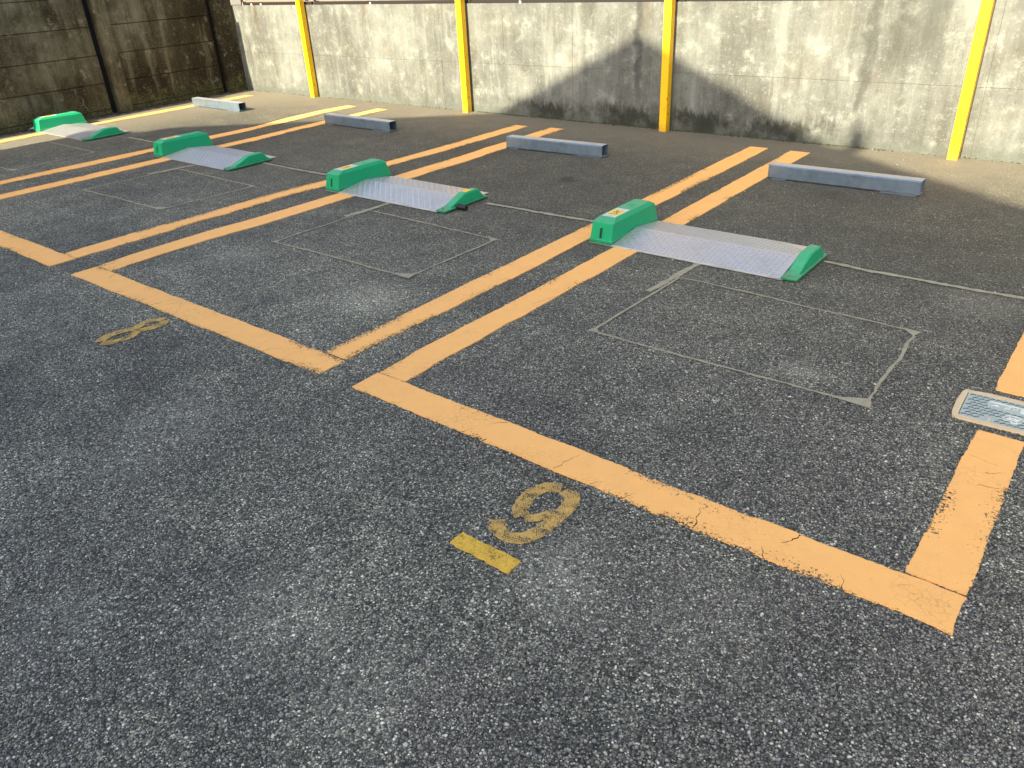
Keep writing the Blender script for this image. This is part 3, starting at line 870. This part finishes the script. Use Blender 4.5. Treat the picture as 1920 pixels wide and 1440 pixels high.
    for nm, (ya, za, yb, zb) in (("front_flap", (.006, .0125, RY, RZ)), ("rear_flap", (RY + .001, RZ, .556, .0125))):
        bm = bmesh.new()
        def hz(y): return lerp(za, zb, (y - ya) / (yb - ya))
        if nm == "front_flap":
            pts = [(x0, ya), (x1, ya), (x1 - .012, yb), (x0, yb)]
        else:
            pts = [(x0, ya), (x1 - .012, ya), (x1 - .006, .40), (1.03, yb), (x0, yb)]
        top = [bm.verts.new((x, y, hz(y))) for x, y in pts]
        bot = [bm.verts.new((x, y, hz(y) - .003)) for x, y in pts]
        bm.faces.new(top); bm.faces.new(bot[::-1])
        for a in range(len(pts)):
            b = (a + 1) % len(pts)
            bm.faces.new((top[a], bot[a], bot[b], top[b]))
        fl = bm_obj(nm, bm, M_PLATE, root)
        t = bpy.data.objects.new("tread_pattern", TREAD if nm == "front_flap" else TREAD_CUT); COL.objects.link(t); t.parent = fl; t["kind"] = "stuff"
        t.location = (x0, ya, za); t.rotation_euler = (math.atan2(zb - za, yb - ya), 0, 0)
    # end cover: flanged foot with a sloping hump
    fx0, fx1 = 1.186, 1.273
    bm = bmesh.new()
    loft(bm, [ring(fx0, fx1, .004, .466, .006), ring(fx0, fx1, .004, .466, .021)])
    ec = bm_obj("end_cover", bm, M_GREEN, root, .004, 2)
    prof = [(.072, .0208), (.085, .026), (.225, .083), (.245, .089), (.375, .089), (.395, .082), (.436, .0208)]
    bm = bmesh.new()
    Ls = []
    for (y, z) in prof:
        d = min(.008, (z - .0208) * .3)
        Ls.append([bm.verts.new(p) for p in ((fx0 + .003, y, .0208), (fx0 + .005, y, z - d), (fx0 + .012, y, z), (fx1 - .026, y, z), (fx1 - .018, y, z - d), (fx1 - .012, y, .0208))])
    for a, b in zip(Ls, Ls[1:]):
        for i in range(5): bm.faces.new((a[i], a[i + 1], b[i + 1], b[i]))
    bmesh.ops.remove_doubles(bm, verts=bm.verts, dist=.0003)
    bm_obj("cover_hump", bm, M_GREEN, ec, .003, 2)
    bm = bmesh.new()
    bmesh.ops.create_cone(bm, segments=12, radius1=.009, radius2=.007, depth=.006, cap_ends=True, matrix=Matrix.Translation(((fx0 + fx1) / 2 - .006, .036, .023)))
    bm_obj("bolt", bm, M_RUST, ec)
    bm = bmesh.new()
    bmesh.ops.create_cone(bm, segments=12, radius1=.008, radius2=.006, depth=.005, cap_ends=True, matrix=Matrix.Translation(((fx0 + fx1) / 2, .451, .023)))
    bm_obj("bolt", bm, M_RUST, ec)
    return root
mat_slot = mat_plain("green_slot_shade", (.004, .035, .02), .6)
lock0 = make_lock()
LOCKS = [((-2.506, 3.802), 0.0, "nearest green flap lock with silver tread plates, fully in shade"),
         ((-4.962, 3.795), 0.0, "green flap lock with a black cable stub sticking out of its right cover"),
         ((-7.535, 3.800), -.008, "second green flap lock from the left, all of it in shade"),
         ((-10.262, 3.832), -.006, "green flap lock beside the mossy wall, its left half in bright sun")]
locks = []
for k, (p, rz, lab) in enumerate(LOCKS):
    r = lock0 if k == 0 else copy_tree(lock0)
    r.location = (*p, 0); r.rotation_euler = (0, 0, rz)
    tag(r, lab, "flap lock", "flap locks standing across the bays")
    locks.append(r)
bm = bmesh.new()
bmesh.ops.create_cone(bm, segments=16, radius1=.019, radius2=.019, depth=.085, cap_ends=True, matrix=Matrix.Translation((1.312, .138, .022)) @ Matrix.Rotation(math.radians(90), 4, 'Y') )
bm_obj("cable_stub", bm, M_BLACK, locks[1], .003, 2)
bm = bmesh.new(); box(bm, 1.200, 1.244, .262, .335, .0885, .0902)
bm_obj("yellow_sticker", bm, M_YELL, locks[1])

# ------------------------------------------------------------------ wheel stop bars (galvanised square tube)
def make_stop():
    root = empty("wheel_stop_bar", (0, 0, 0))
    L, H = 1.05, .1
    bm = bmesh.new()
    t = .0045; c = .008
    def rg(x, o):
        a = o; b = H - o
        k = c if o == 0 else c * .55
        return [(x, a + k, a), (x, b - k, a), (x, b, a + k), (x, b, b - k), (x, b - k, b), (x, a + k, b), (x, a, b - k), (x, a, a + k)]
    R = [[bm.verts.new(p) for p in rg(x, o)] for x, o in ((0.004, 0), (L, 0), (L, t), (.02, t))]
    n = 8
    for a, b in zip(R, R[1:]):
        for i in range(n): bm.faces.new((a[i], a[(i + 1) % n], b[(i + 1) % n], b[i]))
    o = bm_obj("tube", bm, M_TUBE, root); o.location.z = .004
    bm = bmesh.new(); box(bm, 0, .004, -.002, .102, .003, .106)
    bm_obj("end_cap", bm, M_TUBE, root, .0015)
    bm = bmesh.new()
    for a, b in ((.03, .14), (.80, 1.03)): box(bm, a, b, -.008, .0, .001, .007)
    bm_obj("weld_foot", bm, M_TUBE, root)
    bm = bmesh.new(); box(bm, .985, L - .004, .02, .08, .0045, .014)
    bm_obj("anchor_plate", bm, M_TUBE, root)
    return root
stop0 = make_stop()
for k, (p, q, lab) in enumerate((((-2.168, 5.700), (-1.119, 5.707), "nearest galvanised wheel stop bar, right of the orange double line"),
                            ((-4.611, 5.630), (-3.612, 5.680), "galvanised wheel stop bar between the second and third yellow posts"),
                            ((-7.231, 5.678), (-6.185, 5.668), "galvanised wheel stop bar half behind the sunlit strip, second from the left"),
                            ((-9.985, 5.745), (-8.930, 5.735), "white sunlit wheel stop bar in the corner by the mossy wall"))):
    r = stop0 if k == 0 else copy_tree(stop0)
    r.location = (*p, 0); r.rotation_euler = (0, 0, math.atan2(q[1] - p[1], q[0] - p[0]))
    r.scale = (math.hypot(q[0] - p[0], q[1] - p[1]) / 1.05, 1, 1)
    tag(r, lab, "wheel stop", "wheel stops at the back of the bays")

# ------------------------------------------------------------------ meter box lid in the right bay line
lid = empty("meter_box_lid", (-.1, 2.97, 0), "blue-grey ribbed meter box lid in a beige frame between the orange line's two pieces", "meter lid")
bm = bmesh.new()
outer = [(-.285, 2.849), (-.12, 2.853), (.32, 2.868), (.318, 3.105), (-.107, 3.096), (-.217, 3.094), (-.300, 3.083), (-.308, 3.06), (-.312, 2.98), (-.308, 2.895), (-.300, 2.857)]
inner = [(-.283, 2.870), (-.12, 2.872), (.30, 2.886), (.30, 3.085), (-.107, 3.074), (-.217, 3.073), (-.290, 3.070), (-.2895, 3.05), (-.288, 2.98), (-.286, 2.895), (-.2845, 2.88)]
loft(bm, [[(x, y, 0) for x, y in outer], [(x, y, .008) for x, y in outer], [(x, y, .008) for x, y in inner], [(x, y, .001) for x, y in inner]], False, False)
par(bm_obj("frame", bm, M_LIDF), lid)
bm = bmesh.new()
def shr(p, k=.003):
    cx, cy = 0.0, 2.975
    return (p[0] + (k if p[0] < cx else -k), p[1] + (k if p[1] < cy else -k))
pl = [shr(p) for p in inner]
loft(bm, [[(x, y, .001) for x, y in pl], [(x, y, .0055) for x, y in pl]], False, True)
par(bm_obj("lid_plate", bm, M_LID), lid)
vv, ff = [], []
def ridge(p0, p1, wd=.0036, z0=.0052, z1=.0078):
    a = Vector((*p0, 0)); b = Vector((*p1, 0)); d = (b - a).normalized(); n_ = Vector((-d.y, d.x, 0)) * wd / 2; k = len(vv)
    for q, z in ((a - n_, z0), (b - n_, z0), (b + n_, z0), (a + n_, z0), (a - n_ * .4, z1), (b - n_ * .4, z1), (b + n_ * .4, z1), (a + n_ * .4, z1)): vv.append((q.x, q.y, z))
    ff.extend([(k, k + 1, k + 5, k + 4), (k + 1, k + 2, k + 6, k + 5), (k + 2, k + 3, k + 7, k + 6), (k + 3, k, k + 4, k + 7), (k + 4, k + 5, k + 6, k + 7)])
for i in range(26):
    for j in range(9):
        x = -.268 + i * .021 + (j % 2) * .0105; y = 2.889 + j * .0205
        if -.212 < x < .02 and 2.985 < y < 3.035: continue          # lettering band
        if math.hypot((x + .118) / 1.15, y - 2.938) < .030: continue    # emblem
        if -.208 < x < -.165 and y < 2.915: continue                    # latch
        if x > .28: continue
        ridge((x - .010, y - .004), (x - .002, y + .004)); ridge((x - .002, y + .004), (x + .008, y + .003))
tag(par(mesh_obj("wave_ribs", vv, ff, M_LIDG), lid), kind="stuff")
vv, ff = [], []
for p0, p1 in (((-.208, 2.99), (-.211, 3.032)), ((-.211, 3.032), (.02, 3.040)),
               ((-.200, 3.001), (-.186, 3.019)), ((-.186, 3.019), (-.176, 3.006)), ((-.197, 3.010), (-.180, 3.010)),
               ((-.158, 3.002), (-.140, 3.026)), ((-.156, 3.020), (-.142, 3.006)),
               ((-.131, 3.003), (-.130, 3.026)), ((-.130, 3.026), (-.123, 3.012)), ((-.123, 3.012), (-.117, 3.026)), ((-.117, 3.026), (-.115, 3.003)),
               ((-.106, 3.003), (-.108, 3.026)), ((-.106, 3.003), (-.092, 3.003)), ((-.107, 3.015), (-.094, 3.015)), ((-.108, 3.026), (-.094, 3.026)),
               ((-.078, 3.003), (-.078, 3.026)), ((-.088, 3.026), (-.068, 3.026))):
    ridge(p0, p1, .0032, .005, .0085)
par(mesh_obj("raised_lettering", vv, ff, M_LIDL), lid)
vv, ff = [], []
for k in range(6):
    a = k / 6 * 6.283 + .3
    ridge((-.118 + math.cos(a) * .007, 2.938 + math.sin(a) * .006), (-.118 + math.cos(a) * .021, 2.938 + math.sin(a) * .017), .0055, .005, .009)
for k in range(20):
    a0 = k / 20 * 6.283; a1 = (k + 1) / 20 * 6.283
    for rx, ry in ((.032, .026), (.007, .006)):
        ridge((-.118 + math.cos(a0) * rx, 2.938 + math.sin(a0) * ry), (-.118 + math.cos(a1) * rx, 2.938 + math.sin(a1) * ry), .0026, .005, .0085)
par(mesh_obj("emblem", vv, ff, M_LIDL), lid)
bm = bmesh.new()
box(bm, -.204, -.192, 2.876, 2.911, .0054, .0085); box(bm, -.183, -.170, 2.876, 2.911, .0054, .0085); box(bm, -.192, -.183, 2.902, 2.911, .0054, .0085)
par(bm_obj("latch", bm, M_LID), lid)
bm = bmesh.new(); box(bm, -.1915, -.1835, 2.866, 2.9015, .0054, .0082)
par(bm_obj("latch_tongue", bm, M_LIDF), lid)

# ------------------------------------------------------------------ litter by the mossy wall
vv = [(-10.60, 3.83, .004), (-10.50, 3.86, .012), (-10.44, 3.95, .006), (-10.47, 4.00, .02), (-10.55, 3.97, .010), (-10.61, 3.90, .022), (-10.53, 3.91, .034)]
paper = mesh_obj("paper_scrap", [(x + .15, y, z) for x, y, z in vv], [(0, 1, 6), (1, 2, 6), (2, 3, 6), (3, 4, 6), (4, 5, 6), (5, 0, 6)], M_PAPER)
tag(paper, "crumpled white paper scrap at the foot of the mossy wall", "litter")
vv, ff = [], []
leafc = []
for _ in range(900):
    y = random.uniform(3.0, 6.8)
    d = abs(random.gauss(0, .075)) + .004
    if random.random() < .15: d += random.uniform(0, .12)
    x = lw(y) + d; a = random.uniform(0, 6.283); l = random.uniform(.006, .026); wd = l * random.uniform(.3, .6); z = random.uniform(.002, .016)
    k = len(vv); c, s = math.cos(a), math.sin(a)
    for (u, v, h) in ((-l, 0, 0), (0, -wd, .004), (l, 0, .002), (0, wd, .006)):
        vv.append((x + u * c - v * s, y + u * s + v * c, z + h))
    ff.append((k, k + 1, k + 2)); ff.append((k, k + 2, k + 3))
leaf_m = mat_plain("dry_leaf", (.075, .048, .022), .8, var=.6, scale=25)
tag(mesh_obj("leaf_litter", vv, ff, leaf_m), "dry leaf litter along the foot of the mossy wall", kind="stuff")

# ------------------------------------------------------------------ gabled house behind the camera: its shadow falls on the wall and bays
HY = -8.0
def to_plane(x, y, z=0.0):
    k = y - HY
    return (x + SUN_DX * k, HY, z + TAN_EL * math.hypot(SUN_DX, 1) * k)
apex = to_plane(-4.05, WY, .84)
SL = .45
house = empty("gabled_house", (apex[0], HY - 4, 0), "gabled house behind the camera whose shadow crosses the car park", "house")
eL = to_plane(-8.86, 4.72)
eR = (apex[0] + 5.1, HY, apex[2] - 5.1 * SL)
wl_x = to_plane(-9.47, 3.2)[0]
bm = bmesh.new()
roof = []
th = .16
for y in (HY, HY - 8):
    roof.append([(eL[0], y, eL[2]), (apex[0], y, apex[2]), (eR[0], y, eR[2]), (eR[0], y, eR[2] - th), (apex[0], y, apex[2] - th), (eL[0], y, eL[2] - th)])
loft(bm, roof)
par(bm_obj("roof", bm, M_ROOF), house)
bm = bmesh.new()
wx1 = eR[0] - .45
wy0 = HY - .35
zl = eL[2] - th - .02 + SL * max(0, (wl_x - eL[0]))
prof = [(wl_x, 0), (wx1, 0), (wx1, eR[2] - th + SL * .45 - .02), (apex[0], apex[2] - th - .02), (wl_x, zl)]
loft(bm, [[(x, y, z) for x, z in prof] for y in (wy0, HY - 7.6)])
par(bm_obj("wall", bm, M_HOUSE), house)
for (x, z) in ((-6.0, 1.2), (-3.5, 1.2), (-1.0, 1.2), (-6.0, 4.0), (-3.0, 4.0), (0.0, 4.0)):
    bm = bmesh.new(); box(bm, x - .8, x + .8, wy0 + .002, wy0 + .06, z, z + 1.2)
    wf = par(bm_obj("window_frame", bm, M_WHITE), house)
    bm = bmesh.new(); box(bm, x - .72, x + .72, wy0 + .061, wy0 + .07, z + .08, z + 1.12)
    par(bm_obj("window_pane", bm, M_GLASS), house)
vx, _, vz = to_plane(-1.93, WY, .235)
bm = bmesh.new()
bmesh.ops.create_cone(bm, segments=12, radius1=.17, radius2=.06, depth=1.1, cap_ends=True, matrix=Matrix.Translation((vx, HY - .3, vz - .47)))
par(bm_obj("roof_vent", bm, M_ROOF), house)
vx, _, vz = to_plane(-4.05, WY, .90)
bm = bmesh.new()
bmesh.ops.create_cone(bm, segments=10, radius1=.20, radius2=.05, depth=.35, cap_ends=True, matrix=Matrix.Translation((vx, HY - .2, vz - .2)))
par(bm_obj("ridge_finial", bm, M_ROOF), house)

# ------------------------------------------------------------------ cracks that cross the thick paint
def crack(p0, p1, wd, parent):
    a = Vector((*p0, 0)); b = Vector((*p1, 0)); n = max(4, int((b - a).length / .008))
    d = (b - a).normalized(); nr = Vector((-d.y, d.x, 0)); o = 0; vv = []; ff = []
    for i in range(n + 1):
        o = o * .75 + random.gauss(0, .0026)
        w_ = wd * random.uniform(.35, 1.2) / 2 * (1 - .75 * i / n)
        p = a.lerp(b, i / n) + nr * o
        vv.append((*(p + nr * w_).xy, LZ + .0004)); vv.append((*(p - nr * w_).xy, LZ + .0004))
    for i in range(n): ff.append((2 * i, 2 * i + 1, 2 * i + 3, 2 * i + 2))
    par(mesh_obj("crack", vv, ff, M_CRACK), parent)
for p0, p1, wd in (((-.775, 1.752), (-.80, 1.85), .004), ((-.50, 1.897), (-.53, 1.83), .006), ((-1.30, 1.758), (-1.27, 1.90), .003), ((-1.02, 1.752), (-1.00, 1.80), .0035),
                   ((-1.72, 1.757), (-1.70, 1.785), .004), ((-1.62, 1.905), (-1.66, 1.86), .004), ((-.33, 1.747), (-.35, 1.80), .003), ((-.55, 1.746), (-.57, 1.785), .004),
                   ((-1.15, 1.752), (-1.13, 1.79), .003), ((-2.10, 1.757), (-2.07, 1.79), .003), ((-.14, 2.45), (-.07, 2.47), .003), ((-.13, 2.53), (-.08, 2.57), .003), ((-.2, 2.62), (-.1, 2.60), .002),
                   ((-2.31, 1.915), (-2.28, 1.935), .003), ((-2.17, 3.05), (-2.22, 2.86), .003)):
    crack(p0, p1, wd, b9)
for p0, p1, wd in (((-4.6, 1.903), (-4.55, 1.83), .004), ((-4.30, 1.753), (-4.26, 1.80), .004), ((-3.95, 1.754), (-3.90, 1.88), .003), ((-3.6, 1.902), (-3.63, 1.84), .004), ((-3.3, 1.755), (-3.27, 1.80), .004),
                   ((-2.95, 1.757), (-2.9, 1.83), .003), ((-4.67, 1.915), (-4.72, 1.96), .004), ((-4.8, 1.91), (-4.7, 1.93), .003)):
    crack(p0, p1, wd, b8)
for p0, p1, wd in (((-5.27, 1.905), (-5.2, 1.93), .004), ((-6.0, 1.90), (-5.95, 1.83), .004), ((-5.6, 1.75), (-5.57, 1.80), .004)):
    crack(p0, p1, wd, b7)

# ------------------------------------------------------------------ moss and grit gathered at the foot of the back wall
vv, ff = [], []
for _ in range(1500):
    x = random.uniform(-6.1, -1.7) if random.random() < .75 else random.uniform(-10.3, 1.0)
    y = WY - .003 - abs(random.gauss(0, .014)); r = random.uniform(.003, .011); z = 0; k = len(vv)
    h = r * random.uniform(.5, 1.3)
    for a in range(5): vv.append((x + math.cos(a * 1.257 + x) * r * random.uniform(.7, 1.4), min(y + math.sin(a * 1.257 + x) * r, WY - .001), 0))
    vv.append((x, min(y, WY - .002), h))
    for a in range(5): ff.append((k + a, k + (a + 1) % 5, k + 5))
tag(mesh_obj("moss_clumps", vv, ff, mat_plain("damp_moss", (.040, .042, .020), .95, var=.6, scale=15)), "dark moss and grit along the foot of the back wall", kind="stuff")
